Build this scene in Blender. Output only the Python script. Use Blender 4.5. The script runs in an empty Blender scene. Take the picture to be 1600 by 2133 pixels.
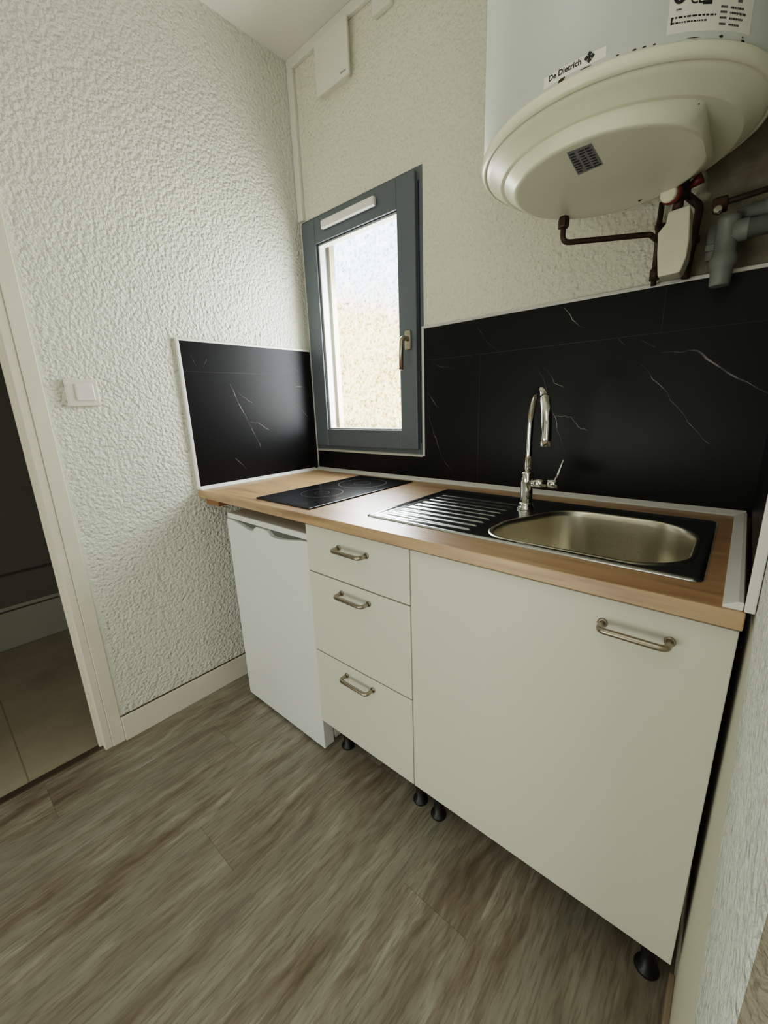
import bpy, bmesh, math, random
from mathutils import Vector, Matrix, Euler
random.seed(7)
S = bpy.context.scene
COL = S.collection
PI = math.pi

# ------------------------------------------------------------------ measured room
W = 1.675      # face of the short right-hand wall
H = 2.574      # ceiling
D = 0.6328     # worktop depth
ZC = 0.900     # worktop top
TW = 0.0294    # worktop thickness

# ------------------------------------------------------------------ materials
def lin(c):
    c = c / 255.0
    return c / 12.92 if c <= 0.04045 else ((c + 0.055) / 1.055) ** 2.4
def rgb(r, g, b): return (lin(r), lin(g), lin(b), 1.0)

class NT:
    def __init__(s, name):
        s.m = bpy.data.materials.new(name); s.m.use_nodes = True
        s.t = s.m.node_tree; s.n = s.t.nodes; s.p = s.n['Principled BSDF']; s.out = s.n['Material Output']
    def new(s, kind, **kw):
        n = s.n.new(kind)
        for k, v in kw.items(): setattr(n, k, v)
        return n
    def link(s, a, b): s.t.links.new(a, b)
    def coord(s, scale=(1, 1, 1), rot=(0, 0, 0), loc=(0, 0, 0)):
        tc = s.new('ShaderNodeTexCoord'); mp = s.new('ShaderNodeMapping')
        mp.inputs['Scale'].default_value = scale; mp.inputs['Rotation'].default_value = rot
        mp.inputs['Location'].default_value = loc
        s.link(tc.outputs['Object'], mp.inputs['Vector']); return mp.outputs['Vector']
    def noise(s, vec, scale, detail=3, rough=0.5):
        n = s.new('ShaderNodeTexNoise'); n.inputs['Scale'].default_value = scale
        n.inputs['Detail'].default_value = detail; n.inputs['Roughness'].default_value = rough
        if vec is not None: s.link(vec, n.inputs['Vector'])
        return n.outputs['Fac']
    def ramp(s, fac, stops, interp='LINEAR'):
        r = s.new('ShaderNodeValToRGB'); r.color_ramp.interpolation = interp
        e = r.color_ramp.elements
        while len(e) < len(stops): e.new(0.5)
        for el, (p, c) in zip(e, stops): el.position = p; el.color = c
        s.link(fac, r.inputs['Fac']); return r.outputs['Color']
    def mix(s, fac, a, b, mode='MIX'):
        m = s.new('ShaderNodeMix', data_type='RGBA', blend_type=mode)
        for sock, v in ((m.inputs[0], fac), (m.inputs[6], a), (m.inputs[7], b)):
            if hasattr(v, 'links') or hasattr(v, 'is_linked'): s.link(v, sock)
            else: sock.default_value = v
        return m.outputs[2]
    def math(s, op, a, b=0.0, c=0.0, clamp=False):
        m = s.new('ShaderNodeMath', operation=op); m.use_clamp = clamp
        for i, v in enumerate((a, b, c)):
            if hasattr(v, 'is_linked'): s.link(v, m.inputs[i])
            else: m.inputs[i].default_value = v
        return m.outputs[0]
    def sep(s, vec):
        x = s.new('ShaderNodeSeparateXYZ'); s.link(vec, x.inputs[0]); return x.outputs
    def bump(s, h, dist=0.003, strength=1.0):
        b = s.new('ShaderNodeBump'); b.inputs['Distance'].default_value = dist
        if hasattr(strength, 'is_linked'): s.link(strength, b.inputs['Strength'])
        else: b.inputs['Strength'].default_value = strength
        s.link(h, b.inputs['Height']); s.link(b.outputs['Normal'], s.p.inputs['Normal'])
    def setp(s, **kw):
        for k, v in kw.items():
            i = s.p.inputs[k.replace('_', ' ')]
            if hasattr(v, 'is_linked'): s.link(v, i)
            else: i.default_value = v

def plain(name, c, rough=0.5, metal=0.0, coat=0.0, mottle=0.03, spec=0.5, scale=14.0):
    t = NT(name); v = t.coord()
    f = t.noise(v, scale, 3)
    lo = tuple(x * (1 - mottle) for x in c[:3]) + (1,); hi = tuple(min(1, x * (1 + mottle)) for x in c[:3]) + (1,)
    t.setp(Base_Color=t.ramp(f, [(0.3, lo), (0.7, hi)]), Roughness=rough, Metallic=metal, Coat_Weight=coat, Specular_IOR_Level=spec)
    return t.m

def plaster(name, c, patch=False, smooth_low=False, jamb_side=False, depth=0.0070):
    """rough sprayed plaster painted white"""
    t = NT(name); v = t.coord()
    n1 = t.noise(v, 78, 3, 0.6)
    nz = t.new('ShaderNodeTexNoise'); nz.inputs['Scale'].default_value = 60; t.link(v, nz.inputs['Vector'])
    vv = t.new('ShaderNodeMix', data_type='VECTOR'); vv.inputs[0].default_value = 0.012
    t.link(v, vv.inputs[4]); t.link(nz.outputs['Color'], vv.inputs[5])
    lump = t.new('ShaderNodeTexVoronoi'); lump.feature = 'SMOOTH_F1'; lump.inputs['Smoothness'].default_value = 0.35
    lump.inputs['Scale'].default_value = 88; t.link(vv.outputs[1], lump.inputs['Vector'])
    h = t.math('SUBTRACT', t.math('MULTIPLY', n1, 1.5), t.math('MULTIPLY', lump.outputs['Distance'], 0.85))
    h = t.math('ADD', h, t.math('MULTIPLY', t.noise(v, 24, 2), 0.5))
    tint = t.noise(v, 2.2, 3)
    base = t.ramp(tint, [(0.3, tuple(x * 0.96 for x in c[:3]) + (1,)), (0.7, c)])
    # shade in the little pits is put into the colour
    base = t.mix(t.ramp(n1, [(0.32, (1, 1, 1, 1)), (0.44, (0, 0, 0, 1))]), base, tuple(x * (0.76 if smooth_low else 0.86) for x in c[:3]) + (1,))
    strength = 1.0
    o = t.sep(v)
    if patch:     # bare cement around the pipes
        wob = t.math('MULTIPLY', t.math('SUBTRACT', t.noise(v, 7, 4), 0.5), 0.16)
        d1 = t.math('SUBTRACT', t.math('ADD', o[0], wob), 1.445)
        zr = t.math('MULTIPLY', t.math('SUBTRACT', o[2], 1.50), 0.16)
        d2 = t.math('SUBTRACT', 1.80, t.math('ADD', o[2], wob))
        m = t.math('MINIMUM', t.math('SUBTRACT', d1, zr), d2)
        m = t.math('MULTIPLY', t.math('ADD', m, 0.004), 90.0, clamp=True)
        cem = t.ramp(t.noise(v, 11, 5, 0.65), [(0.25, rgb(96, 82, 64)), (0.5, rgb(128, 120, 102)), (0.75, rgb(150, 146, 128))])
        base = t.mix(m, base, cem)
        strength = t.math('SUBTRACT', 1.0, t.math('MULTIPLY', m, 0.85))
    if smooth_low:  # plaster is trowelled flat beside the cabinet, rough spray begins further forward
        wob = t.math('MULTIPLY', t.math('SUBTRACT', t.noise(v, 14, 3), 0.5), 0.05)
        e = t.math('ADD', t.math('MULTIPLY', t.math('SUBTRACT', 0.88, o[2]), -0.85), -0.655)   # boundary in Y
        e = t.math('MAXIMUM', e, -1.0)
        m = t.math('MULTIPLY', t.math('SUBTRACT', t.math('ADD', o[1], wob), e), 60.0, clamp=True)
        base = t.mix(m, base, rgb(212, 207, 190))
        strength = t.math('SUBTRACT', 1.0, t.math('MULTIPLY', m, 0.95))
    if jamb_side:  # the spray fades out along the door casing
        m = t.math('MULTIPLY', t.math('SUBTRACT', -1.02, t.math('ADD', o[1], t.math('MULTIPLY', t.noise(v, 25, 2), 0.02))), 60.0, clamp=True)
        strength = t.math('SUBTRACT', 1.0, t.math('MULTIPLY', m, 0.9))
    t.setp(Base_Color=base, Roughness=0.75, Specular_IOR_Level=0.25)
    t.bump(h, depth, strength)
    return t.m

M = {}
M['wall_left'] = plaster('plaster_left', rgb(234, 234, 221), jamb_side=True)
M['wall_back'] = plaster('plaster_back', rgb(230, 225, 207), patch=True, depth=.005)
M['wall_right'] = plaster('plaster_right', rgb(238, 241, 231), smooth_low=True, depth=0.013)
M['wall_end_shaded'] = plaster('plaster_end_shaded', rgb(150, 140, 122))  # shade on the wall's end face, put into a darker plaster colour
M['wall_plain'] = plaster('plaster_plain', rgb(226, 222, 210))
M['ceiling'] = plain('ceiling_paint', rgb(232, 229, 218), 0.85, mottle=0.02, scale=3)
M['white_paint'] = plain('white_paint', rgb(226, 218, 202), 0.5, mottle=0.03, scale=9)
M['white_pvc'] = plain('white_pvc', rgb(224, 220, 208), 0.4, mottle=0.015)
M['bead'] = plain('white_bead', rgb(228, 226, 220), 0.3, mottle=0.015)
M['edge_metal'] = plain('pale_edge_trim', rgb(205, 203, 196), 0.32, 0.35, mottle=0.02)
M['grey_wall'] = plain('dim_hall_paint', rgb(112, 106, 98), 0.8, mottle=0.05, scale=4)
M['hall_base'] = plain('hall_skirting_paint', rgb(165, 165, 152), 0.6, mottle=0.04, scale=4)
M['threshold_and_shadow'] = plain('dark_threshold_and_shadow', rgb(74, 62, 50), 0.5, mottle=0.1)
M['front'] = plain('cabinet_white', rgb(216, 215, 200), 0.38, mottle=0.01, scale=3)
M['carcass'] = plain('carcass_white', rgb(214, 210, 198), 0.5, mottle=0.02)
M['enamel'] = plain('fridge_enamel', rgb(226, 227, 223), 0.3, mottle=0.01, scale=4)
M['gap'] = plain('dark_recess', rgb(40, 38, 34), 0.8)
M['black_plastic'] = plain('black_plastic', rgb(18, 17, 16), 0.45, mottle=0.1)
M['tank'] = plain('tank_enamel', rgb(214, 217, 210), 0.42, mottle=0.015, scale=5)
M['cap'] = plain('cap_plastic', rgb(232, 228, 204), 0.33, mottle=0.02, scale=6)
M['sticker'] = plain('sticker_paper', rgb(232, 229, 218), 0.5, mottle=0.02)
M['ink'] = plain('dark_ink', rgb(24, 24, 26), 0.6, mottle=0.1)
M['silver_label'] = plain('silver_label', rgb(150, 150, 152), 0.4, 0.3, mottle=0.06, scale=60)
M['rust'] = plain('rust', rgb(58, 40, 26), 0.9, mottle=0.4, scale=120)
M['copper'] = plain('tarnished_pipe', rgb(64, 46, 34), 0.5, 0.35, mottle=0.3, scale=50)
M['brass_dark'] = plain('dirty_brass', rgb(70, 52, 40), 0.5, 0.5, mottle=0.3, scale=60)
M['red'] = plain('red_plastic', rgb(104, 24, 20), 0.45, mottle=0.1)
M['pvc_grey'] = plain('grey_drain_plastic', rgb(122, 124, 118), 0.5, mottle=0.06, scale=20)
M['knob_white'] = plain('knob_white', rgb(236, 228, 204), 0.4, mottle=0.03)
M['frame_grey'] = plain('grey_window_frame', rgb(90, 97, 102), 0.38, mottle=0.03, scale=8)
M['gasket'] = plain('black_gasket', rgb(22, 26, 30), 0.6)
M['chrome'] = plain('chrome', rgb(216, 214, 208), 0.10, 1.0, mottle=0.02)
M['nickel'] = plain('brushed_nickel', rgb(168, 158, 142), 0.32, 1.0, mottle=0.03)
M['glass_black'] = plain('black_glass', rgb(9, 9, 12), 0.22, mottle=0.1)
M['hob_mark'] = plain('hob_marking', rgb(62, 62, 66), 0.4)
M['grout'] = plain('dark_grout', rgb(52, 51, 50), 0.7)
def m_vein():
    t = NT('vein_light'); f = t.noise(t.coord(), 16, 2)
    t.setp(Base_Color=t.ramp(f, [(0.36, rgb(26, 25, 24)), (0.5, rgb(70, 66, 62)), (0.66, rgb(158, 152, 142))]), Roughness=0.45); return t.m
M['vein'] = m_vein()
M['baseboard_brown'] = plain('baseboard_brown', rgb(152, 134, 114), 0.5, mottle=0.12, scale=20)
M['recess_grey'] = plain('recess_grey', rgb(96, 96, 90), 0.6)
M['cleat'] = plain('cleat_wood', rgb(150, 104, 66), 0.6, mottle=0.12, scale=30)
M['outside_paint'] = plain('outside_render', rgb(236, 220, 188), 0.8, mottle=0.04)

def m_steel(name, c, rough, aniso_dir):
    t = NT(name); v = t.coord(aniso_dir)
    f = t.noise(v, 60, 4, 0.6)
    t.setp(Base_Color=t.ramp(f, [(0.3, tuple(x * 0.86 for x in c[:3]) + (1,)), (0.7, c)]), Metallic=1.0,
           Roughness=t.math('ADD', t.math('MULTIPLY', f, 0.12), rough - 0.06))
    return t.m
M['steel_deck'] = m_steel('polished_steel', rgb(200, 202, 202), 0.19, (2, 30, 2))
M['steel_bowl'] = m_steel('brushed_steel', rgb(226, 220, 204), 0.30, (3, 40, 3))

def m_tile():
    t = NT('black_marble_tile'); v = t.coord()
    f = t.noise(v, 5, 5, 0.6)
    c = t.ramp(f, [(0.3, rgb(6, 6, 6)), (0.6, rgb(10, 10, 10)), (0.85, rgb(18, 17, 17))])
    t.setp(Base_Color=c, Roughness=0.40, Specular_IOR_Level=0.24); return t.m
M['tile'] = m_tile()

def m_oak():
    t = NT('light_oak_laminate'); v = t.coord((1.6, 16, 16)); v2 = t.coord((3, 120, 120))
    f = t.noise(v, 2.2, 6, 0.62); g = t.noise(v2, 2.0, 3, 0.5)
    c = t.ramp(f, [(0.28, rgb(140, 102, 68)), (0.45, rgb(178, 140, 100)), (0.6, rgb(198, 160, 118)), (0.8, rgb(214, 180, 138))])
    c = t.mix(t.math('MULTIPLY', g, 0.35), c, rgb(160, 122, 84))
    k = t.new('ShaderNodeTexVoronoi'); k.inputs['Scale'].default_value = 3.1; t.link(t.coord((0.8, 3.0, 3.0)), k.inputs['Vector'])
    c = t.mix(t.ramp(k.outputs['Distance'], [(0.02, (0.7, 0.7, 0.7, 1)), (0.10, (0, 0, 0, 1))]), c, rgb(120, 78, 48))
    t.setp(Base_Color=c, Roughness=0.40, Specular_IOR_Level=0.9, Coat_Weight=0.7, Coat_Roughness=0.36); t.bump(g, 0.0003, 0.3); return t.m
M['oak'] = m_oak()

def m_floor(name, dark=1.0):
    t = NT(name); v = t.coord()
    o = t.sep(v)
    row = t.math('FLOOR', t.math('DIVIDE', o[0], 0.187))
    off = t.math('SUBTRACT', 1.297, t.math('MULTIPLY', row, 0.497))
    yy = t.math('DIVIDE', t.math('ADD', o[1], off), 1.22)
    colr = t.math('FLOOR', yy)
    idn = t.math('ADD', t.math('MULTIPLY', row, 13.37), t.math('MULTIPLY', colr, 5.11))
    r2 = t.new('ShaderNodeTexWhiteNoise', noise_dimensions='1D'); t.link(idn, r2.inputs['W'])
    cmb = t.new('ShaderNodeCombineXYZ')
    t.link(t.math('ADD', t.math('MULTIPLY', o[0], 27.0), t.math('MULTIPLY', t.noise(v, 5, 2), 1.6)), cmb.inputs[0]); t.link(t.math('MULTIPLY', o[1], 3.6), cmb.inputs[1]); t.link(t.math('MULTIPLY', idn, 3.0), cmb.inputs[2])
    cm2 = t.new('ShaderNodeCombineXYZ')
    t.link(t.math('MULTIPLY', o[0], 150.0), cm2.inputs[0]); t.link(t.math('MULTIPLY', o[1], 13.0), cm2.inputs[1]); t.link(idn, cm2.inputs[2])
    cm3 = t.new('ShaderNodeCombineXYZ')
    t.link(t.math('MULTIPLY', o[0], 8.0), cm3.inputs[0]); t.link(t.math('MULTIPLY', o[1], 1.2), cm3.inputs[1]); t.link(idn, cm3.inputs[2])
    a = t.noise(cmb.outputs[0], 1.0, 6, 0.66); b = t.noise(cm2.outputs[0], 1.0, 4, 0.6); d = t.noise(cm3.outputs[0], 1.0, 3, 0.5)
    k = dark
    def q(r, g, bb): return tuple(x * k for x in rgb(r, g, bb)[:3]) + (1,)
    c = t.ramp(a, [(0.28, q(88, 76, 62)), (0.42, q(124, 110, 94)), (0.54, q(144, 134, 118)), (0.68, q(176, 168, 152))])
    c = t.mix(t.ramp(d, [(0.42, (0, 0, 0, 1)), (0.7, (0.75, 0.75, 0.75, 1))]), c, q(148, 146, 132))
    c = t.mix(t.math('MULTIPLY', t.ramp(b, [(0.38, (1, 1, 1, 1)), (0.52, (0, 0, 0, 1))]), 0.45), c, q(84, 72, 60))
    c = t.mix(t.math('MULTIPLY', r2.outputs['Value'], 0.22), c, q(120, 112, 100))
    fx = t.math('FRACT', t.math('DIVIDE', o[0], 0.187)); fy = t.math('FRACT', yy)
    ex = t.math('LESS_THAN', fx, 0.006); ey = t.math('LESS_THAN', fy, 0.0012)
    c = t.mix(t.math('MULTIPLY', t.math('MAXIMUM', t.math('MULTIPLY', ex, 0.15), ey), 0.42), c, q(60, 52, 44))
    t.setp(Base_Color=c, Roughness=t.math('ADD', t.math('MULTIPLY', b, 0.15), 0.36), Specular_IOR_Level=0.4)
    t.bump(b, 0.0006, 0.5); return t.m
M['floor'] = m_floor('grey_wood_floor')

def m_hallfloor():
    t = NT('hall_floor_tiles'); v = t.coord()
    b = t.new('ShaderNodeTexBrick'); b.offset = 0.0
    t.link(t.coord(loc=(0.02, 0.11, 0)), b.inputs['Vector'])
    b.inputs['Scale'].default_value = 1.0; b.inputs['Brick Width'].default_value = 1.3; b.inputs['Row Height'].default_value = 0.61
    b.inputs['Mortar Size'].default_value = 0.0025
    f = t.noise(v, 4, 5, 0.6)
    base = t.ramp(f, [(0.3, rgb(150, 138, 118)), (0.7, rgb(176, 164, 142))])
    t.setp(Base_Color=t.mix(b.outputs['Fac'], base, rgb(136, 124, 106)), Roughness=0.5); return t.m
M['hall_floor'] = m_hallfloor()

def m_outwall():
    t = NT('pebbled_outside_wall'); v = t.coord(); o = t.sep(v)
    n = t.noise(v, 26, 4, 0.75); n2 = t.noise(v, 3, 4, 0.6)
    peb = t.new('ShaderNodeTexVoronoi'); peb.inputs['Scale'].default_value = 34; t.link(v, peb.inputs['Vector'])
    beige = t.ramp(n, [(0.33, rgb(104, 84, 56)), (0.46, rgb(190, 166, 126)), (0.62, rgb(236, 218, 184))])
    cool = t.ramp(n, [(0.33, rgb(96, 122, 144)), (0.46, rgb(170, 198, 222)), (0.62, rgb(218, 236, 250))])
    low = t.ramp(n, [(0.33, rgb(50, 56, 38)), (0.46, rgb(112, 118, 92)), (0.62, rgb(186, 186, 160))])
    zz = t.math('ADD', o[2], t.math('MULTIPLY', t.math('SUBTRACT', n2, 0.5), 0.8))
    zt = t.math('SUBTRACT', t.math('ADD', zz, t.math('MULTIPLY', o[0], 0.25)), 1.75)
    c = t.mix(t.math('MULTIPLY', zt, 2.2, clamp=True), beige, cool)
    zb = t.math('SUBTRACT', 1.12, t.math('ADD', o[2], t.math('MULTIPLY', n2, 0.15)))
    c = t.mix(t.math('MULTIPLY', zb, 6.0, clamp=True), c, low)
    c = t.mix(t.math('MULTIPLY', t.ramp(peb.outputs['Distance'], [(0.0, (1, 1, 1, 1)), (0.3, (0, 0, 0, 1))]), 0.25), c, rgb(170, 146, 112))
    t.setp(Base_Color=c, Roughness=0.9); t.bump(n, 0.01, 0.6); return t.m
M['outwall'] = m_outwall()

def m_glass():
    t = NT('window_glass')
    tr = t.new('ShaderNodeBsdfTransparent'); gl = t.new('ShaderNodeBsdfGlossy'); gl.inputs['Roughness'].default_value = 0.02
    mx = t.new('ShaderNodeMixShader'); mx.inputs[0].default_value = 0.05; t.link(tr.outputs[0], mx.inputs[1]); t.link(gl.outputs[0], mx.inputs[2])
    t.link(mx.outputs[0], t.out.inputs['Surface']); return t.m
M['glass'] = m_glass()

# ------------------------------------------------------------------ mesh helpers
def V(*a): return Vector(a)
class MB:
    def __init__(s): s.b = bmesh.new(); s.mi = 0
    def _fin(s, faces, smooth=False):
        for f in faces: f.material_index = s.mi; f.smooth = smooth
    def box(s, x0, x1, y0, y1, z0, z1, bev=0.0, seg=2, smooth=False):
        r = bmesh.ops.create_cube(s.b, size=1.0); vs = r['verts']
        for v in vs: v.co = V(x0 + (v.co.x + .5) * (x1 - x0), y0 + (v.co.y + .5) * (y1 - y0), z0 + (v.co.z + .5) * (z1 - z0))
        fs = set(f for v in vs for f in v.link_faces)
        if bev > 0:
            es = list(set(e for v in vs for e in v.link_edges))
            rr = bmesh.ops.bevel(s.b, geom=es, offset=bev, segments=seg, affect='EDGES', profile=0.5, clamp_overlap=True)
            fs = set(rr['faces']) | set(f for f in fs if f.is_valid)
        s._fin(fs, smooth); return s
    def loft(s, rings, cap0=True, cap1=True, smooth=True, closed=True):
        vr = [[s.b.verts.new(p) for p in r] for r in rings]; fs = []
        n = len(vr[0])
        for a, c in zip(vr[:-1], vr[1:]):
            for i in range(n if closed else n - 1):
                j = (i + 1) % n
                fs.append(s.b.faces.new((a[i], a[j], c[j], c[i])))
        s._fin(fs, smooth)
        cp = []
        if cap0: cp.append(s.b.faces.new(list(reversed(vr[0]))))
        if cap1: cp.append(s.b.faces.new(vr[-1]))
        s._fin(cp, False); return s
    def lathe(s, prof, c, n=64, axis='z', cap0=True, cap1=True, smooth=True):
        rings = []
        for r, h in prof:
            ring = []
            for i in range(n):
                a = 2 * PI * i / n; u, w = r * math.cos(a), r * math.sin(a)
                p = {'z': (u, w, h), 'y': (u, h, w), 'x': (h, u, w)}[axis]
                ring.append(V(*p) + V(*c))
            rings.append(ring)
        return s.loft(rings, cap0, cap1, smooth)
    def tube(s, pts, r, n=16, caps=True, smooth=True):
        pts = [V(*p) for p in pts]; rings = []; up = None
        rad = r if isinstance(r, (list, tuple)) else [r] * len(pts)
        for i, p in enumerate(pts):
            if i == 0: d = pts[1] - p
            elif i == len(pts) - 1: d = p - pts[i - 1]
            else: d = (pts[i + 1] - p).normalized() + (p - pts[i - 1]).normalized()
            d.normalize()
            if up is None: up = d.orthogonal().normalized()
            else: up = (up - d * up.dot(d)).normalized()
            q = d.cross(up)
            rings.append([p + (up * math.cos(2 * PI * k / n) + q * math.sin(2 * PI * k / n)) * rad[i] for k in range(n)])
        return s.loft(rings, caps, caps, smooth)
    def prism(s, poly, d0, d1, axis='y', smooth=False):
        def P(a, b, d): return {'y': V(a, d, b), 'x': V(d, a, b), 'z': V(a, b, d)}[axis]
        v0 = [s.b.verts.new(P(a, b, d0)) for a, b in poly]; v1 = [s.b.verts.new(P(a, b, d1)) for a, b in poly]
        fs = [s.b.faces.new(v0), s.b.faces.new(list(reversed(v1)))]
        n = len(poly)
        for i in range(n): fs.append(s.b.faces.new((v0[i], v1[i], v1[(i + 1) % n], v0[(i + 1) % n])))
        s._fin(fs, smooth); return s
    def quad(s, *ps):
        f = s.b.faces.new([s.b.verts.new(V(*p)) for p in ps]); s._fin([f]); return s
    def ribbon(s, pts, w, place):
        """tapered flat stroke; place(a, b) -> 3D"""
        n = len(pts); L, R = [], []
        for i, (a, b) in enumerate(pts):
            p0 = pts[max(0, i - 1)]; p1 = pts[min(n - 1, i + 1)]
            dx, dy = p1[0] - p0[0], p1[1] - p0[1]; l = math.hypot(dx, dy) or 1
            t = i / (n - 1); ww = w * (0.25 + 0.75 * math.sin(PI * min(1, max(0, 0.08 + 0.84 * t)))) * random.uniform(.6, 1.1)
            L.append(s.b.verts.new(place(a - dy / l * ww, b + dx / l * ww))); R.append(s.b.verts.new(place(a + dy / l * ww, b - dx / l * ww)))
        s._fin([s.b.faces.new((L[i], L[i + 1], R[i + 1], R[i])) for i in range(n - 1)]); return s
    def build(s, name, mats, parent=None, bev=0.0, seg=2, normals=True):
        if normals: bmesh.ops.recalc_face_normals(s.b, faces=s.b.faces)
        me = bpy.data.meshes.new(name)
        org = world_loc(parent) if parent else V(0, 0, 0)
        for v in s.b.verts: v.co -= org
        s.b.to_mesh(me); s.b.free()
        for m in (mats if isinstance(mats, (list, tuple)) else [mats]): me.materials.append(M[m])
        o = bpy.data.objects.new(name, me); COL.objects.link(o)
        if parent: o.parent = parent
        if bev:
            b = o.modifiers.new('edge', 'BEVEL'); b.width = bev; b.segments = seg; b.limit_method = 'ANGLE'; b.angle_limit = math.radians(50)
        return o
def world_loc(o):
    p = V(0, 0, 0)
    while o: p = p + o.location; o = o.parent
    return p
def tag(o, label=None, cat=None, group=None, kind=None):
    if label: o['label'] = label
    if cat: o['category'] = cat
    if group: o['group'] = group
    if kind: o['kind'] = kind
    return o
def thing(name, label, cat, loc, group=None):
    e = bpy.data.objects.new(name, None); e.empty_display_size = 0.05; e.location = loc; COL.objects.link(e)
    return tag(e, label, cat, group)
def struct(o, label=None):
    o['kind'] = 'structure'
    if label: o['label'] = label
    return o
def arc(c, r, a0, a1, n, u, w):
    c, u, w = V(*c), V(*u), V(*w)
    return [c + (u * math.cos(a0 + (a1 - a0) * i / n) + w * math.sin(a0 + (a1 - a0) * i / n)) * r for i in range(n + 1)]
def round_path(pts, r, n=6):
    """polyline with rounded corners"""
    pts = [V(*p) for p in pts]; out = [pts[0]]
    for i in range(1, len(pts) - 1):
        p, a, b = pts[i], pts[i - 1], pts[i + 1]
        u = (a - p).normalized(); w = (b - p).normalized()
        ang = u.angle(w); t = min(r / math.tan(ang / 2), (a - p).length * .49, (b - p).length * .49)
        p0, p1 = p + u * t, p + w * t
        for k in range(n + 1):
            s = k / n; out.append(p0 * (1 - s) ** 2 + p * 2 * s * (1 - s) + p1 * s * s)
    out.append(pts[-1]); return out
def round_poly(poly, rad, n=10):
    m = len(poly); out = []
    for i in range(m):
        p = Vector(poly[i]); a = Vector(poly[i - 1]); b = Vector(poly[(i + 1) % m])
        u = (a - p).normalized(); w = (b - p).normalized(); ang = u.angle(w)
        r = rad[i] if isinstance(rad, (list, tuple)) else rad
        t = r / math.tan(ang / 2); cen = p + (u + w).normalized() * (r / math.sin(ang / 2))
        p0, p1 = p + u * t, p + w * t
        a0 = math.atan2(p0.y - cen.y, p0.x - cen.x); a1 = math.atan2(p1.y - cen.y, p1.x - cen.x)
        d = a1 - a0
        while d > PI: d -= 2 * PI
        while d < -PI: d += 2 * PI
        for k in range(n + 1):
            aa = a0 + d * k / n; out.append((cen.x + r * math.cos(aa), cen.y + r * math.sin(aa)))
    return out
def text_mesh(txt, size, bold=0.0):
    cu = bpy.data.curves.new('t', 'FONT'); cu.body = txt; cu.size = size; cu.offset = bold; cu.resolution_u = 3
    o = bpy.data.objects.new('t', cu); COL.objects.link(o)
    dg = bpy.context.evaluated_depsgraph_get(); dg.update()
    me = bpy.data.meshes.new_from_object(o.evaluated_get(dg))
    vs = [v.co.copy() for v in me.vertices]; fs = [list(p.vertices) for p in me.polygons]
    bpy.data.objects.remove(o); bpy.data.curves.remove(cu); bpy.data.meshes.remove(me)
    return vs, fs
def add_text(mb, txt, size, place, bold=0.0, squeeze=1.0):
    vs, fs = text_mesh(txt, size, bold)
    nv = [mb.b.verts.new(place(v.x * squeeze, v.y)) for v in vs]
    out = []
    for f in fs:
        try: out.append(mb.b.faces.new([nv[i] for i in f]))
        except ValueError: pass
    mb._fin(out)

# ------------------------------------------------------------------ the setting
WX, WZ0, WZ1 = (0.0101, 0.6664), 1.0045, 1.9973
m = MB()   # wall with the window opening
m.box(-0.06, WX[0], 0, 0.10, -0.02, 2.75); m.box(WX[1], 4.0, 0, 0.10, -0.02, 2.75)
m.box(WX[0], WX[1], 0, 0.10, -0.02, WZ0); m.box(WX[0], WX[1], 0, 0.10, WZ1, 2.75)
struct(m.build('wall_back', 'wall_back'))
m = MB(); DY0, DY1, DZ = -1.115, -1.93, 2.05   # doorway in the left wall
m.box(-0.06, 0, DY0, 0, -0.02, H); m.box(-0.06, 0, -3.4, DY1, -0.02, H); m.box(-0.06, 0, DY1, DY0, DZ, H)
struct(m.build('wall_left', 'wall_left'))
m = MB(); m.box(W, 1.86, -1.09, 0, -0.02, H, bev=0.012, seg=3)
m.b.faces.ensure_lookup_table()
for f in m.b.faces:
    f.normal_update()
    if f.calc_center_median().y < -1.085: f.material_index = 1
struct(m.build('wall_right', ['wall_right', 'wall_end_shaded']))
struct(MB().box(3.9, 4.0, -3.4, 0, -0.02, H).build('wall_far_right', 'wall_plain'))
struct(MB().box(-0.06, 4.0, -3.5, -3.4, -0.02, H).build('wall_front', 'wall_plain'))
struct(MB().box(-0.02, 4.0, -3.5, 0.0, -0.06, 0.0).build('floor', 'floor'))
struct(MB().box(-1.3, 4.1, -3.6, 0.24, H, H + 0.18).build('ceiling', 'ceiling'))
# dim hallway seen through the doorway
struct(MB().box(-1.30, -0.02, -3.4, 0.0, -0.06, -0.001).build('floor_hall', 'hall_floor'))
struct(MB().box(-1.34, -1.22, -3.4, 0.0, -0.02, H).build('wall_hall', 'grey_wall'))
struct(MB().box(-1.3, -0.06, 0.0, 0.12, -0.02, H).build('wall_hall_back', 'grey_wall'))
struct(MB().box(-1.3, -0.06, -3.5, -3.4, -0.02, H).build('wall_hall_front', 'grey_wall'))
m = MB(); m.box(-1.22, -1.205, -3.4, 0, 0, 0.205, bev=0.003); m.mi = 1; m.box(-1.22, -1.209, -3.4, 0, 0.212, 0.236, bev=0.002)
m.box(-1.22, -1.214, -3.4, 0, 0.40, 0.412)
struct(m.build('baseboard_hall', ['hall_base', 'threshold_and_shadow']))
struct(tag(MB().box(-0.048, -0.018, DY1, DY0, -0.01, 0.004, bev=0.0015).build('trim_1', 'threshold_and_shadow')), 'dark strip across the doorway floor')
# baseboards
m = MB(); m.box(0, 0.012, -1.050, -0.02, 0, 0.103, bev=0.002); m.mi = 1; m.box(0, .007, -1.0505, -.02, .103, .1055)  # thin dark strip on top paints the shadow line of the gap
struct(m.build('baseboard_left', ['white_paint', 'threshold_and_shadow']))
m = MB(); m.box(W - 0.010, W, -1.09, -0.575, 0, 0.075, bev=0.002)
struct(m.build('baseboard_right', 'baseboard_brown'))
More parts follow.
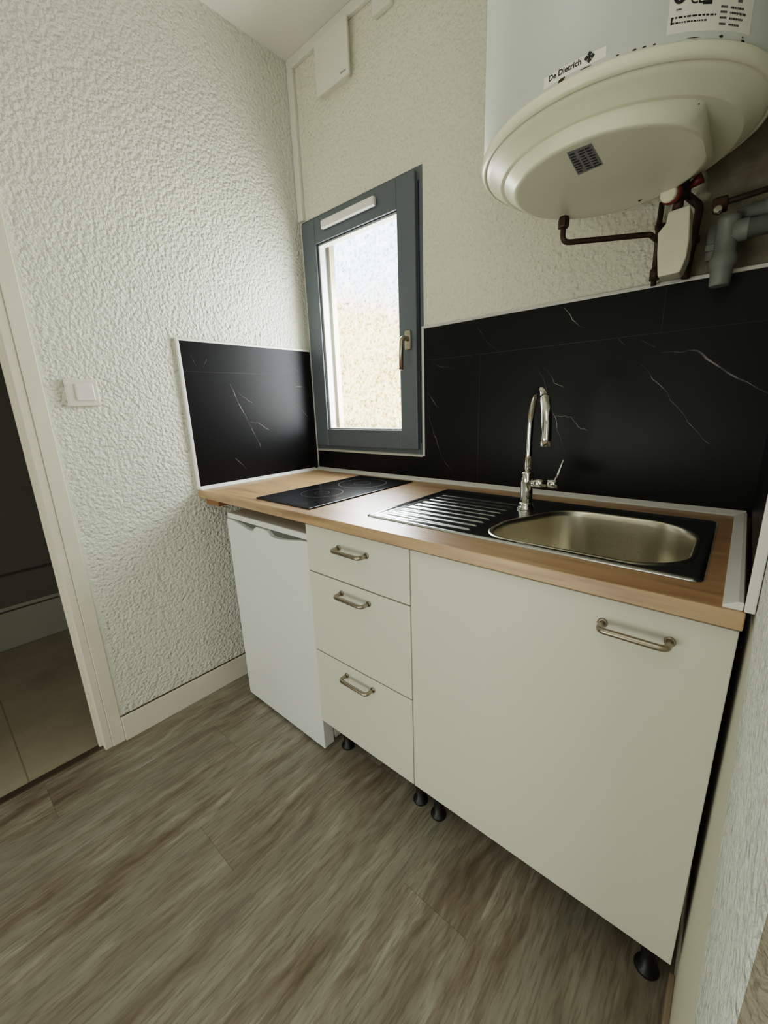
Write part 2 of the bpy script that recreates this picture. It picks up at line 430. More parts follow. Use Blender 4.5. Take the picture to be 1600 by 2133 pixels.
# door frame
df = bpy.data.objects.new('door_1', None); COL.objects.link(df); df.location = (0, DY0, 0); struct(df, 'open doorway with white painted frame')
m = MB(); m.box(-0.066, 0.003, DY0 - 0.002, -1.092, 0, DZ + 0.02, bev=0.003); m.box(-0.066, 0.003, DY1 - 0.02, DY1 + 0.004, 0, DZ + 0.02, bev=0.003)
m.box(-0.066, 0.003, DY1, DY0, DZ - 0.004, DZ + 0.02, bev=0.003)
m.box(-0.05, -0.03, DY0 - 0.012, DY0, 0, DZ, bev=0.002)
m.build('jamb', 'white_paint', df)
m = MB(); m.box(0, 0.005, -1.092, -1.051, 0, DZ + 0.06, bev=0.002); m.box(0, 0.011, DY1 - 0.045, DY1 - 0.004, 0, DZ + 0.06, bev=0.004)
m.box(0, 0.011, DY1 - 0.004, -1.092, DZ + 0.015, DZ + 0.06, bev=0.004)
m.build('casing', 'white_paint', df)

# ------------------------------------------------------------------ window
w1 = bpy.data.objects.new('window_1', None); COL.objects.link(w1); w1.location = (WX[0], 0, WZ0); struct(w1, 'narrow grey window over the hob')
def ring(m, x0, x1, z0, z1, wl, wr, wb, wt, y0, y1, bev=0.0):
    m.box(x0, x0 + wl, y0, y1, z0, z1, bev); m.box(x1 - wr, x1, y0, y1, z0, z1, bev)
    m.box(x0 + wl, x1 - wr, y0, y1, z0, z0 + wb, bev); m.box(x0 + wl, x1 - wr, y0, y1, z1 - wt, z1, bev)
m = MB(); ring(m, WX[0], WX[1], WZ0, WZ1, .05, .05, .05, .05, 0.0, 0.07, 0.0015); m.build('window_frame', 'frame_grey', w1)
m = MB(); ring(m, WX[0] + .012, .643, WZ0 + .019, WZ1 - .014, .085, .083, .077, .095, -0.016, 0.045, 0.003); sash = m.build('window_sash', 'frame_grey', w1)
m = MB(); m.box(.6455, .6515, -0.0008, 0.002, 1.05, 1.955); m.build('gasket', 'gasket', w1)
m = MB(); ring(m, .105, .562, 1.098, 1.889, .012, .008, .009, .009, -0.002, 0.030, 0.002); m.build('glazing_bead', 'bead', sash)
m = MB(); ring(m, .1045, .5625, 1.0975, 1.8895, .006, .005, .005, .005, -0.008, -0.002); m.build('gasket', 'gasket', sash)
m = MB(); m.box(.108, .560, 0.016, 0.020, 1.10, 1.887); m.build('pane', 'glass', sash)
# handle on the sash
hd = MB(); hd.box(.593, .621, -0.026, -0.016, 1.405, 1.475, bev=0.006, seg=3)
hp = [(.607, -.020, 1.445), (.607, -.062, 1.445), (.607, -.068, 1.33)]
hd.tube(round_path(hp, 0.018), 0.0088, 14); hd.build('window_handle', 'nickel', sash)
# trickle vent on the top rail
m = MB(); m.box(.168, .468, -0.036, -0.016, 1.924, 1.957, bev=0.007, seg=3, smooth=False); m.build('trickle_vent', 'bead', sash)
# outside reveal
m = MB(); m.box(.0105, .100, 0.071, 0.10, WZ0 + .001, WZ1 - .001); m.box(.60, .666, 0.071, 0.10, WZ0 + .001, WZ1 - .001); m.box(.100, .60, 0.071, 0.10, WZ0 + .001, 1.075); m.box(.100, .60, 0.071, 0.10, 1.93, WZ1 - .001)
m.build('window_reveal', 'outside_paint', w1)

# outdoors
struct(MB().box(-6, 6, 2.6, 2.8, -0.6, 3.2).build('wall_outside', 'outwall'))
struct(MB().box(-6, 6, 0.10, 2.6, -0.7, -0.6).build('floor_outside', 'hall_floor'))

# ------------------------------------------------------------------ splashbacks
def tiles(name, label, boxes, joints, veins, plane, mats=('tile', 'grout', 'vein'), base=(0, 0, 0)):
    t = thing(name, label, 'splashback', base)
    m = MB()
    for b in boxes: m.box(*b)
    m.mi = 1
    for a, b in joints: m.ribbon([a, ((a[0] + b[0]) / 2, (a[1] + b[1]) / 2), b], 0.0011, lambda u, w: plane(u, w, 0.0003))
    m.mi = 2
    for pts, wd in veins: m.ribbon(pts, wd * .8, lambda u, w: plane(u, w, 0.0006))
    m.build('tiles', list(mats), t, normals=False); return t
def wig(pts, k=3, amp=0.004):
    out = []
    for (a, b), (c, d) in zip(pts[:-1], pts[1:]):
        for i in range(k):
            s = i / k; out.append((a + (c - a) * s + random.uniform(-amp, amp), b + (d - b) * s + random.uniform(-amp, amp)))
    out.append(pts[-1]); return out
TY = -0.008
SR, SL = 1.4720, 1.4600
bk = tiles('tiled_splashback', 'long black marble-look splashback behind the sink and under the window', 
    [(0.010, WX[1] + 0.004, TY, -.0012, ZC + .0005, WZ0 - 0.006), (WX[1] + 0.004, W - 0.002, TY, -.0012, ZC + .0005, SR)],
    [((.675, 1.360), (1.66, 1.360)), ((.906, .91), (.906, 1.360)), ((1.427, 1.360), (1.427, 1.468))],
    [(wig([(1.179, 1.462), (1.205, 1.425), (1.238, 1.398)]), .0012), (wig([(1.108, 1.308), (1.136, 1.241), (1.150, 1.19), (1.173, 1.145), (1.19, 1.09), (1.21, 1.041)]), .0013),
     (wig([(1.120, 1.305), (1.14, 1.286), (1.165, 1.25), (1.192, 1.235)]), .0009), (wig([(1.166, 1.151), (1.20, 1.148), (1.218, 1.144), (1.245, 1.12), (1.271, 1.106)]), .0013),
     (wig([(1.392, 1.287), (1.44, 1.225), (1.484, 1.17), (1.53, 1.115), (1.564, 1.076)]), .0011),
     (wig([(1.434, 1.310), (1.475, 1.309), (1.512, 1.307), (1.546, 1.278), (1.60, 1.236), (1.657, 1.198)], 3, .003), .0026),
     (wig([(.680, 1.29), (.690, 1.25), (.70, 1.23), (.732, 1.188)], 3, .003), .0014), (wig([(.690, 1.20), (.696, 1.148), (.715, 1.09), (.736, 1.033), (.77, .98), (.805, .936)], 3, .003), .0011),
     (wig([(.894, 1.441), (.93, 1.40), (.975, 1.364)], 2, .003), .0007), (wig([(1.381, 1.348), (1.418, 1.325)], 2, .002), .0010), (wig([(1.328, 1.357), (1.346, 1.339)], 2, .002), .0012),
     (wig([(.703, 1.351), (.75, 1.33), (.802, 1.323)], 2, .003), .0009)],
    lambda u, w, e: V(u, TY - e, w), base=(.84, 0, ZC))
m = MB(); m.box(WX[1] - .002, W - .002, TY - .002, -.0012, SR, SR + 0.010, bev=.002); m.build('edge_trim', 'edge_metal', bk)
m = MB(); m.box(WX[1] - .004, WX[1] + .006, TY - .003, -.0012, WZ0 - .006, SR + .010, bev=.002); m.box(.012, WX[1] - .004, TY - .003, -.0012, WZ0 - .010, WZ0 - .001, bev=.002); m.build('edge_trim', 'edge_metal', bk)
lf = tiles('tiled_splashback', 'square black marble-look splashback on the wall beside the hob', 
    [(0, 0.008, -D + 0.009, -0.0005, ZC + .0005, SL)],
    [((-.62, 1.3525), (-.02, 1.3525))],
    [(wig([(-.588, 1.411), (-.568, 1.368)], 3, .003), .0014), (wig([(-.544, 1.369), (-.525, 1.402)], 3, .003), .0010), (wig([(-.439, 1.306), (-.41, 1.23), (-.377, 1.155)], 3, .003), .0019),
     (wig([(-.377, 1.155), (-.35, 1.10), (-.329, 1.04)], 3, .003), .0014), (wig([(-.411, 1.282), (-.375, 1.25), (-.350, 1.233)], 3, .003), .0012), (wig([(-.373, 1.153), (-.330, 1.146), (-.30, 1.128), (-.278, 1.113)], 3, .002), .0016),
     (wig([(-.458, 1.011), (-.414, .954)], 3, .003), .0010), (wig([(-.109, 1.303), (-.038, 1.301)], 3, .002), .0014), (wig([(-.112, 1.22), (-.042, 1.148)], 3, .003), .0008), (wig([(-.141, 1.417), (-.074, 1.355)], 3, .003), .0008)],
    lambda u, w, e: V(0.008 + e, u, w), base=(0, -D / 2, ZC))
m = MB(); m.box(0, .011, -D - .003, -D + .009, ZC + .001, SL + .009, bev=.002); m.build('edge_trim', 'bead', lf)
m = MB(); m.box(0, .011, -D + .009, -0.010, SL, SL + .009, bev=.002); m.build('edge_trim', 'bead', lf)
m = MB(); m.box(0.0085, .017, -0.012, -0.0085, ZC + .005, SL, bev=.002); m.build('corner_trim', 'edge_metal', lf)
rt = tiles('tiled_splashback', 'narrow black splashback on the short wall at the sink end', [(W - 0.006, W, -D + 0.008, -0.009, ZC + .0005, SR)], [], [], lambda u, w, e: V(W - .006 - e, u, w), base=(W, -D / 2, ZC))
m = MB(); m.box(W - 0.013, W - 0.001, -D - .003, -D + .006, ZC + .002, SR + .01, bev=.0015); m.build('edge_trim', 'bead', rt)

# ------------------------------------------------------------------ raceway, box, switch
t = thing('cable_trunking', 'slim white cable trunking along the ceiling edge and down the room corner', 'cable trunking', (0.018, 0, H))
m = MB(); m.box(0.001, .036, -0.016, 0, WZ1 + .001, H - .036, bev=.003); m.build('vertical_run', 'white_pvc', t)
m = MB(); m.box(0.001, 1.10, -0.016, 0, H - .036, H - .0005, bev=.003); m.build('ceiling_run', 'white_pvc', t)
m = MB(); m.box(.478, .56, -0.022, 0, 2.475, H - .034, bev=.004); m.build('junction_cover', 'white_pvc', t)
t = thing('junction_box', 'white square wall box high up near the ceiling corner', 'electrical box', (.27, 0, 2.45))
m = MB(); m.prism(round_poly([(.196, 2.372), (.352, 2.372), (.352, 2.530), (.196, 2.530)], .012, 5), -0.021, 0, 'y'); m.build('housing', 'white_pvc', t)
m = MB(); m.prism(round_poly([(.192, 2.366), (.368, 2.366), (.368, 2.536), (.192, 2.536)], .010, 5), -0.031, -0.0215, 'y'); lid = m.build('cover', 'white_pvc', t, bev=.002)
m = MB()
for k in range(5): m.box(.326 + .006 * k, .3305 + .006 * k, -.0314, -.0308, 2.380, 2.386)
m.build('small_marking', 'silver_label', lid)
t = thing('light_switch', 'white square rocker light switch on the rough plaster by the doorway', 'light switch', (0, -.953, 1.275))
m = MB(); m.box(0, .010, -.998, -.909, 1.233, 1.317, bev=.004, seg=3); m.build('plate', 'white_pvc', t)
m = MB(); m.box(.006, .0135, -.972, -.922, 1.250, 1.303, bev=.003); m.build('rocker', 'bead', t)

# ------------------------------------------------------------------ worktop
XE = 1.665
t = thing('worktop', 'light oak worktop spanning fridge and white cabinets', 'worktop', (XE / 2, -D / 2, ZC - TW))
xs, ys = [0.0, 1.172, 1.606, XE], [-D, -.543, -.168, -0.0005]
m = MB(); vt = {}
for i, x in enumerate(xs):
    for j, y in enumerate(ys):
        for k, z in enumerate((ZC - TW, ZC)): vt[i, j, k] = m.b.verts.new((x, y, z))
fs = []
for i in range(3):
    for j in range(3):
        if (i, j) == (1, 1): continue
        fs.append(m.b.faces.new([vt[i, j, 1], vt[i + 1, j, 1], vt[i + 1, j + 1, 1], vt[i, j + 1, 1]]))
        fs.append(m.b.faces.new([vt[i, j + 1, 0], vt[i + 1, j + 1, 0], vt[i + 1, j, 0], vt[i, j, 0]]))
for i in range(3):
    for j, s in ((0, 1), (3, -1)): fs.append(m.b.faces.new([vt[i, j, 0], vt[i + 1, j, 0], vt[i + 1, j, 1], vt[i, j, 1]]))
    for j in (0, 3): fs.append(m.b.faces.new([vt[j, i, 0], vt[j, i + 1, 0], vt[j, i + 1, 1], vt[j, i, 1]]))
for j in (1, 2):
    fs.append(m.b.faces.new([vt[1, j, 0], vt[2, j, 0], vt[2, j, 1], vt[1, j, 1]])); fs.append(m.b.faces.new([vt[j, 1, 0], vt[j, 2, 0], vt[j, 2, 1], vt[j, 1, 1]]))
m._fin(fs); m.build('board', 'oak', t, bev=.002)
def bead(poly, d0, d1, axis, name='sealing_bead'):
    MB().prism(poly, d0, d1, axis).build(name, 'bead', t, bev=.0015)
bead([(-.034, ZC), (-.034, ZC + .004), (-.012, ZC + .013), (TY - .0005, ZC + .013), (TY - .0005, ZC)], .012, 1.660, 'x')
bead([(.030, ZC), (.030, ZC + .004), (.013, ZC + .013), (.0085, ZC + .013), (.0085, ZC)], -D + .002, -.034, 'y')
bead([(1.638, ZC), (1.638, ZC + .004), (1.655, ZC + .013), (1.6615, ZC + .013), (1.6615, ZC)], -D + .004, -.034, 'y')
t = thing('wooden_batten', 'brown wooden batten fixed under the worktop end above the fridge', 'batten', (.05, -.33, .84))
MB().box(0.0005, .10, -.605, -.06, .838, ZC - TW - .0005, bev=.002).build('strip', 'cleat', t)

# ------------------------------------------------------------------ hob
t = thing('induction_hob', 'black glass two-zone hob set in the worktop below the window', 'hob', (.51, -.33, ZC))
m = MB(); m.box(.360, .652, -.594, -.066, ZC + .0003, ZC + .005, bev=.0018); m.build('glass_top', 'glass_black', t)
def ringmark(m, cx, cy, r, w, z, n=64):
    vs = [[m.b.verts.new((cx + rr * math.cos(2 * PI * i / n), cy + rr * math.sin(2 * PI * i / n), z)) for i in range(n)] for rr in (r - w, r + w)]
    m._fin([m.b.faces.new((vs[0][i], vs[0][(i + 1) % n], vs[1][(i + 1) % n], vs[1][i])) for i in range(n)])
for cx, cy, r in ((.506, -.415, .075), (.506, -.205, .095)):
    m = MB(); ringmark(m, cx, cy, r, .0012, ZC + .0054); ringmark(m, cx, cy, r * .35, .0007, ZC + .0054); m.build('cooking_zone', 'hob_mark', t)
m = MB()
for k in range(7): ringmark(m, .425 + .027 * k, -.555, .006, .0006, ZC + .0054, 20)
m.build('touch_controls', 'hob_mark', t)

# ------------------------------------------------------------------ sink
t = thing('sink', 'stainless steel inset sink with ribbed drainer', 'sink', (1.23, -.33, ZC))
bowl = round_poly([(1.190, -.527), (1.592, -.527), (1.592, -.185), (1.272, -.185), (1.190, -.395)], [.07, .12, .13, .11, .11], 12)
cx, cy = 1.40, -.36
def offs(poly, d):
    n = len(poly); out = []
    for i in range(n):
        a, b = poly[i - 1], poly[(i + 1) % n]; dx, dy = b[0] - a[0], b[1] - a[1]; l = math.hypot(dx, dy)
        out.append((poly[i][0] + dy / l * d, poly[i][1] - dx / l * d))
    return out
m = MB()
def rectring(x0, x1, y0, y1, z, r=.012): return [V(a, b, z) for a, b in round_poly([(x0, y0), (x1, y0), (x1, y1), (x0, y1)], r, 5)]
z0 = ZC
rr = [rectring(.8455, 1.6115, -.549, -.1145, z0 + .0005, .016), rectring(.8465, 1.6105, -.548, -.1155, z0 + .0022, .015), rectring(.853, 1.604, -.5415, -.122, z0 + .0048, .012),
      rectring(.861, 1.596, -.5335, -.130, z0 + .0048, .010), rectring(.866, 1.591, -.529, -.135, z0 + .0016, .008)]
m.loft(rr, False, False, True)
inner = [v for v in m.b.verts][-len(rr[0]):]
deckloop = offs(bowl, 0.0)
# flat deck between inner rectangle and bowl rim (bowl edge nearly touches the rim step)
bw = [(min(max(x, .868), 1.5895), min(max(y, -.5275), -.1365)) for x, y in deckloop]
bv = [m.b.verts.new((x, y, z0 + .0016)) for x, y in bw]
es = []
for L in (inner, bv):
    for i in range(len(L)):
        a, b = L[i], L[(i + 1) % len(L)]
        es.append(m.b.edges.get((a, b)) or m.b.edges.new((a, b)))
r = bmesh.ops.triangle_fill(m.b, edges=es, use_beauty=True, use_dissolve=False)
m._fin([f for f in r['geom'] if isinstance(f, bmesh.types.BMFace)], False)
m.build('deck', 'steel_deck', t)
def bring(d, z): return [V(x, y, z) for x, y in offs(bw, -d)]
def bscale(s, z): return [V(cx + (x - cx) * s, cy + (y - cy) * s, z) for x, y in offs(bw, -.02)]
rim = [bring(-.002, z0 + .0018), bring(.001, z0 + .0042), bring(.005, z0 + .0044), bring(.008, z0 + .001), bring(.010, z0 - .012), bring(.015, z0 - .07), bring(.019, z0 - .115), bscale(.985, z0 - .132),
       bscale(.95, z0 - .143), bscale(.88, z0 - .149), bscale(.5, z0 - .151), bscale(.12, z0 - .153)]
MB().loft(rim, False, True, True).build('bowl', 'steel_bowl', t)
m = MB(); m.lathe([(.0, 0), (.036, 0), (.040, .002), (.036, .004), (.02, .002), (.0005, .001)], (1.36, -.33, z0 - .1525), 32); m.build('strainer', 'chrome', t)
m = MB(); m.lathe([(.0105, .0), (.0105, .004), (.008, .004), (.0005, .003)], (1.2035, -.455, z0 - .030), 20, 'x'); m.build('overflow', 'gap', t)
# ribbed drainer
m = MB(); nx, ny = 70, 120; X0, X1, Y0, Y1 = .880, 1.166, -.520, -.196
def dz(x, y):
    xr = X1 - (0.0 if y < -.36 else 0.0)
    u = (y - Y0) / (Y1 - Y0); ex = min(1, (x - X0) / .02, (xr - x) / .02); ey = min(1, (y - Y0) / .014, (Y1 - y) / .014)
    e = max(0, min(ex, ey)); e = e * e * (3 - 2 * e)
    return z0 + .0019 + .0006 * e +   .0032 * e * max(0, math.sin(u * 9 * 2 * PI - PI / 2)) ** .7 
g = [[m.b.verts.new((X0 + (X1 - X0) * i / nx, Y0 + (Y1 - Y0) * j / ny, dz(X0 + (X1 - X0) * i / nx, Y0 + (Y1 - Y0) * j / ny))) for j in range(ny + 1)] for i in range(nx + 1)]
m._fin([m.b.faces.new((g[i][j], g[i + 1][j], g[i + 1][j + 1], g[i][j + 1])) for i in range(nx) for j in range(ny)], True)
m.build('drainer', 'steel_deck', t)

# ------------------------------------------------------------------ mixer tap
FX, FY, FZ = 1.184, -.236, ZC + .0018
t = thing('kitchen_tap', 'tall chrome mixer tap with arched spout standing on the sink', 'tap', (FX, FY, FZ))
MB().lathe([(.024, 0), (.024, .004), (.021, .008), (.0185, .012), (.0185, .020)], (FX, FY, FZ), 32).build('base', 'chrome', t)
MB().lathe([(.0165, .018), (.0165, .100), (.014, .106), (.0105, .108)], (FX, FY, FZ), 32).build('body', 'chrome', t)
dv = V(.53, -.848, 0); R = .098; zc = 1.128
neck = [V(FX, FY, FZ + .10), V(FX, FY, 1.06)] + arc((FX + dv.x * R, FY + dv.y * R, zc), R, PI, .22, 26, dv, V(0, 0, 1))
MB().tube(neck, .0088, 18).build('spout', 'chrome', t)
a0 = arc((FX + dv.x * R, FY + dv.y * R, zc), R, .95, .12, 10, dv, V(0, 0, 1))
hp = a0 + [V(FX + dv.x * 2 * R, FY + dv.y * 2 * R, 1.117), V(FX + dv.x * 2 * R, FY + dv.y * 2 * R, 1.099)]
MB().tube(hp, [.0098] + [.0112] * (len(a0) - 1) + [.0118, .0118], 20).build('spray_head', 'chrome', t)
bd = V(.955, .22, 0).normalized(); p0 = V(FX, FY, .977)
MB().tube([p0 + bd * .012, p0 + bd * .052], .0135, 20).build('cartridge', 'chrome', t)
m = MB(); m.tube([p0 + bd * .054, p0 + bd * .078, p0 + bd * .080], [.0135, .0135, .010], 20)
m.tube([p0 + bd * .072 + V(0, 0, .010), p0 + bd * .076 + V(.004, 0, .03), p0 + bd * .085 + V(.006, 0, .068)], [.0032, .0032, .0028], 10); m.build('lever', 'chrome', t)

# ------------------------------------------------------------------ refrigerator
FXa, FXb, FYf = .1522, .6447, -.6065
t = thing('refrigerator', 'small white under-counter fridge standing below the hob', 'refrigerator', ((FXa + FXb) / 2, -.33, 0))
MB().box(FXa + .002, FXb - .002, -.553, -.07, .028, .800, bev=.004).build('body', 'enamel', t)
MB().box(FXa, FXb, FYf + .004, -.07, .801, .8225, bev=.004).build('top', 'enamel', t)
zt = .800
prof = [(FXa, .012), (FXb, .012), (FXb, .798), (.60, .794), (.54, .784), (.50, .779), (.465, .777), (.445, .779), (.432, .788), (.42, .7955), (.375, .7975), (.352, .797), (.340, .790), (.333, .780), (.318, .7775), (.29, .780), (.24, .790), (.20, .797), (FXa, .799)]
m = MB(); m.prism(prof, FYf, -.560, 'y'); m.build('door', 'enamel', t, bev=.003)
MB().box(FXa + .004, FXb - .004, -.590, -.555, .776, .8005).build('grip_recess', 'recess_grey', t)
for x in (.20, .60):
    for y in (-.50, -.12): MB().lathe([(.016, 0), (.016, .02), (.010, .03)], (x, y, 0), 20).build('foot', 'black_plastic', t)
MB().box(FXa + .01, FXb - .01, -.545, -.10, .012, .029).build('plinth', 'enamel', t)

# ------------------------------------------------------------------ cabinets
FY0, FY1 = -.610, -.592
def cab(x0, x1, t):
    m = MB(); z0, z1, y1 = .142, .868, -.02
    m.box(x0, x0 + .016, FY1 + .012, y1, z0, z1); m.box(x1 - .016, x1, FY1 + .012, y1, z0, z1)
    m.box(x0 + .016, x1 - .016, FY1 + .001, y1, z0, z0 + .016); m.box(x0 + .016, x1 - .016, y1 - .006, y1, z0 + .016, z1)
    m.box(x0 + .016, x1 - .016, FY1 + .001, FY1 + .06, z1 - .016, z1)
    m.build('carcass', 'carcass', t)
def leg(x, y, t):
    MB().lathe([(.022, 0), (.024, .004), (.022, .010), (.014, .014), (.014, .105), (.024, .110), (.026, .1415)], (x, y, 0), 24).build('leg', 'black_plastic', t)
def bar_handle(xa, xb, z, parent):
    y0 = FY0; yb = -.641
    p = round_path([(xa, y0 + .001, z), (xa, yb, z), (xb, yb, z), (xb, y0 + .001, z)], .012, 6)
    m = MB(); m.tube(p, .0058, 14); m.lathe([(.0085, 0), (.0085, -.003), (.006, -.004)], (xa, y0, z), 16, 'y'); m.lathe([(.0085, 0), (.0085, -.003), (.006, -.004)], (xb, y0, z), 16, 'y')
    m.build('handle', 'nickel', parent)
t = thing('drawer_cabinet', 'narrow white cabinet with three drawers beside the fridge', 'cabinet', (.81, -.29, 0))
cab(.6485, 1.0480, t)
zs = [(.7085, .8595), (.4280, .7045), (.1412, .4235)]
for (a, b), hz in zip(zs, (.811, .669, .389)):
    d = MB().box(.6475, 1.0478, FY0, FY1, a, b, bev=.0015).build('drawer', 'front', t)
    bar_handle(.793, .903, hz, d)
for x, y in ((.690, -.535), (1.020, -.540), (.690, -.08), (1.020, -.08)): leg(x, y, t)
t = thing('sink_cabinet', 'wide white single-door cabinet under the sink', 'cabinet', (1.34, -.29, 0))
cab(1.0510, 1.6625, t)
d = MB().box(1.0508, 1.6632, FY0, FY1, .1412, .8595, bev=.0015).build('door', 'front', t)
bar_handle(1.483, 1.583, .813, d)
for x, y in ((1.090, -.545), (1.628, -.548), (1.090, -.08), (1.628, -.08)): leg(x, y, t)

# ------------------------------------------------------------------ water heater
HX, HY, HR, HZ = 1.336, -.279, .2535, 1.700
t = thing('water_heater', 'large white cylindrical water heater hung above the sink', 'water heater', (HX, HY, 2.0))
MB().lathe([(HR - .010, HZ + .002), (HR - .0012, HZ + .004), (HR - .0012, 2.42), (HR - .02, 2.445), (.1, 2.47), (.01, 2.475)], (HX, HY, 0), 128).build('tank', 'tank', t)
MB().box(HX - .14, HX + .14, HY + HR * .80, 0, 2.05, 2.12, bev=.004).build('bracket', 'tank', t)
capp = [(HR - .004, HZ + .003), (HR + .001, HZ + .0015), (HR + .0028, HZ - .002), (HR + .003, HZ - .008), (HR + .001, HZ - .0145), (HR - .003, HZ - .0175), (HR - .006, HZ - .0180), (HR - .0068, HZ - .0165), (HR - .0082, HZ - .0165), (HR - .010, HZ - .0200), (HR - .016, HZ - .0245),
        (HR - .030, HZ - .032), (.216, HZ - .0405), (.214, HZ - .0415), (.211, HZ - .0415), (.206, HZ - .043), (.12, HZ - .043), (.01, HZ - .043)]
cp = MB().lathe(capp, (HX, HY, 0), 128).build('bottom_cap', 'cap', t)
# protruding cover, cut flat on one side
n = 96; rings = []
for (rx, cxo, cyo, z) in ((.207, HX, HY - .002, HZ - .040), (.2065, HX, HY - .002, HZ - .0425), (.2045, HX, HY - .003, HZ - .0435), (.176, HX + .001, HY - .024, HZ - .0680), (.1745, HX + .0015, HY - .0245, HZ - .0700), (.172, HX + .002, HY - .025, HZ - .0715), (.167, HX + .002, HY - .026, HZ - .0725)):
    ring_ = []
    for i in range(n):
        a = 2 * PI * i / n; x = cxo + rx * math.cos(a); y = cyo + rx * math.sin(a) * (1.0 if math.sin(a) > 0 else 1.08 if z < HZ - .06 else 1.0)
        ring_.append(V(min(x, 1.506 - .10 * (HZ - .040 - z)), y, z))
    rings.append(ring_)
cv = MB().loft(rings, False, True, True).build('cover', 'cap', cp)
MB().lathe([(.0045, 0), (.0045, -.004), (.003, -.005)], (1.495, -.402, HZ - .0425), 12).build('screw', 'rust', cp)
def cylp(a, z, e=.0004):
    a = math.radians(a); return V(HX + (HR - .0012 + e) * math.cos(a), HY + (HR - .0012 + e) * math.sin(a), z)
def sticker(name, a0, a1, zfun0, zfun1, mat, parent, e=.0004, n=16):
    m = MB()
    lo = [m.b.verts.new(cylp(a0 + (a1 - a0) * i / n, zfun0(i / n), e)) for i in range(n + 1)]; hi = [m.b.verts.new(cylp(a0 + (a1 - a0) * i / n, zfun1(i / n), e)) for i in range(n + 1)]
    m._fin([m.b.faces.new((lo[i], lo[i + 1], hi[i + 1], hi[i])) for i in range(n)]); return m.build(name, mat, parent)
bl = sticker('brand_label', -100.2, -78.6, lambda s: HZ + .006 + .002 * s, lambda s: HZ + .0215, 'sticker', t)
K = 180 / PI / HR
m = MB(); add_text(m, 'De Dietrich', .0110, lambda a, b: cylp(-98.3 + a * K, HZ + .0125 + b, .0009), bold=.0003, squeeze=.98); 
for ca in (-83.9,):   # emblem: dark cross of four lozenges
    for du, dv_ in ((0, .0042), (0, -.0042), (.0042, 0), (-.0042, 0), (0, 0)):
        q = [(du + a, dv_ + b) for a, b in ((.0036, 0), (0, .0036), (-.0036, 0), (0, -.0036))]
        f = m.b.faces.new([m.b.verts.new(cylp(ca + a * K, HZ + .0165 + b, .0009 + .0001 * abs(du + dv_) * 100)) for a, b in q]); m._fin([f])
m.build('lettering', 'ink', bl)
sl = sticker('rating_label', -60.8, -31.8, lambda s: HZ + .0125, lambda s: HZ + .105, 'sticker', t)
m = MB()
def bars(a0, a1, z, h, cuts):
    for c0, c1 in cuts:
        b0, b1 = a0 + (a1 - a0) * c0, a0 + (a1 - a0) * c1
        k = max(1, int((b1 - b0) / 2))
        for i in range(k):
            u0, u1 = b0 + (b1 - b0) * i / k, b0 + (b1 - b0) * (i + 1) / k
            f = m.b.faces.new([m.b.verts.new(cylp(u, zz, .0009)) for u, zz in ((u0, z), (u1, z), (u1, z + h), (u0, z + h))]); m._fin([f])
def words(a0, a1, z, h):
    p = 0.0; cs = []
    while p < 1: q = min(1, p + random.uniform(.04, .12)); cs.append((p, q - .012)); p = q + .015
    bars(a0, a1, z, h, cs)
words(-59.6, -45.6, HZ + .0295, .0020); words(-59.6, -48.5, HZ + .0235, .0018)
bars(-59.9, -59.4, HZ + .0225, .009, [(0, 1)])
for k, (z, l) in enumerate(((.0385, .8), (.0325, .95), (.026, .8), (.019, .62))):
    words(-44.4, -42.0, HZ + z, .0024); words(-41.0, -41.0 + 6.6 * l, HZ + z - .0005, .0026)
words(-43.6, -39.8, HZ + .048, .006); words(-43.6, -39.8, HZ + .058, .006); words(-38.5, -36.8, HZ + .046, .004); words(-39, -36.5, HZ + .056, .004)
add_text(m, 'CE', .0155, lambda a, b: cylp(-54.6 + a * K, HZ + .0445 + b, .0009), bold=.0002)
bars(-50.6, -47.6, HZ + .0425, .0045, [(0, 1)]); words(-50.6, -47.8, HZ + .0500, .004); words(-50.4, -48, HZ + .057, .003)
for i in range(14):    # round mark
    a0_, a1_ = PI + PI * i / 14, PI + PI * (i + 1) / 14
    q = [(-57.8 + r_ * math.cos(x) * K, HZ + .0545 + r_ * math.sin(x)) for r_, x in ((.0045, a0_), (.0085, a0_), (.0085, a1_), (.0045, a1_))]
    m._fin([m.b.faces.new([m.b.verts.new(cylp(a, z, .0009)) for a, z in q])])
words(-58.6, -56.9, HZ + .0385, .002)
for zz in (.066, .075, .084, .093): words(-59.6, -46, HZ + zz, .003); words(-44, -35, HZ + zz, .003)
m.build('lettering', 'ink', sl)
# warning label on the underside cover
zf = HZ - .0730
m = MB(); m.quad((1.3175, -.474, zf), (1.3575, -.472, zf), (1.355, -.385, zf), (1.309, -.378, zf)); wl = m.build('warning_label', 'silver_label', cv)
m = MB()
for k in range(8):
    s = (k + .8) / 9
    for c0 in (0.05, .4, .7):
        c1 = c0 + random.uniform(.18, .27)
        def P(u, s): return V((1.3175 + (1.309 - 1.3175) * s) + u * (.040 + .006 * s), -.473 + .092 * s, zf - .0005)
        f = m.b.faces.new([m.b.verts.new(P(u, v)) for u, v in ((c0, s), (c1, s), (c1, s + .045), (c0, s + .045))]); m._fin([f])
m.build('lettering', 'ink', wl)
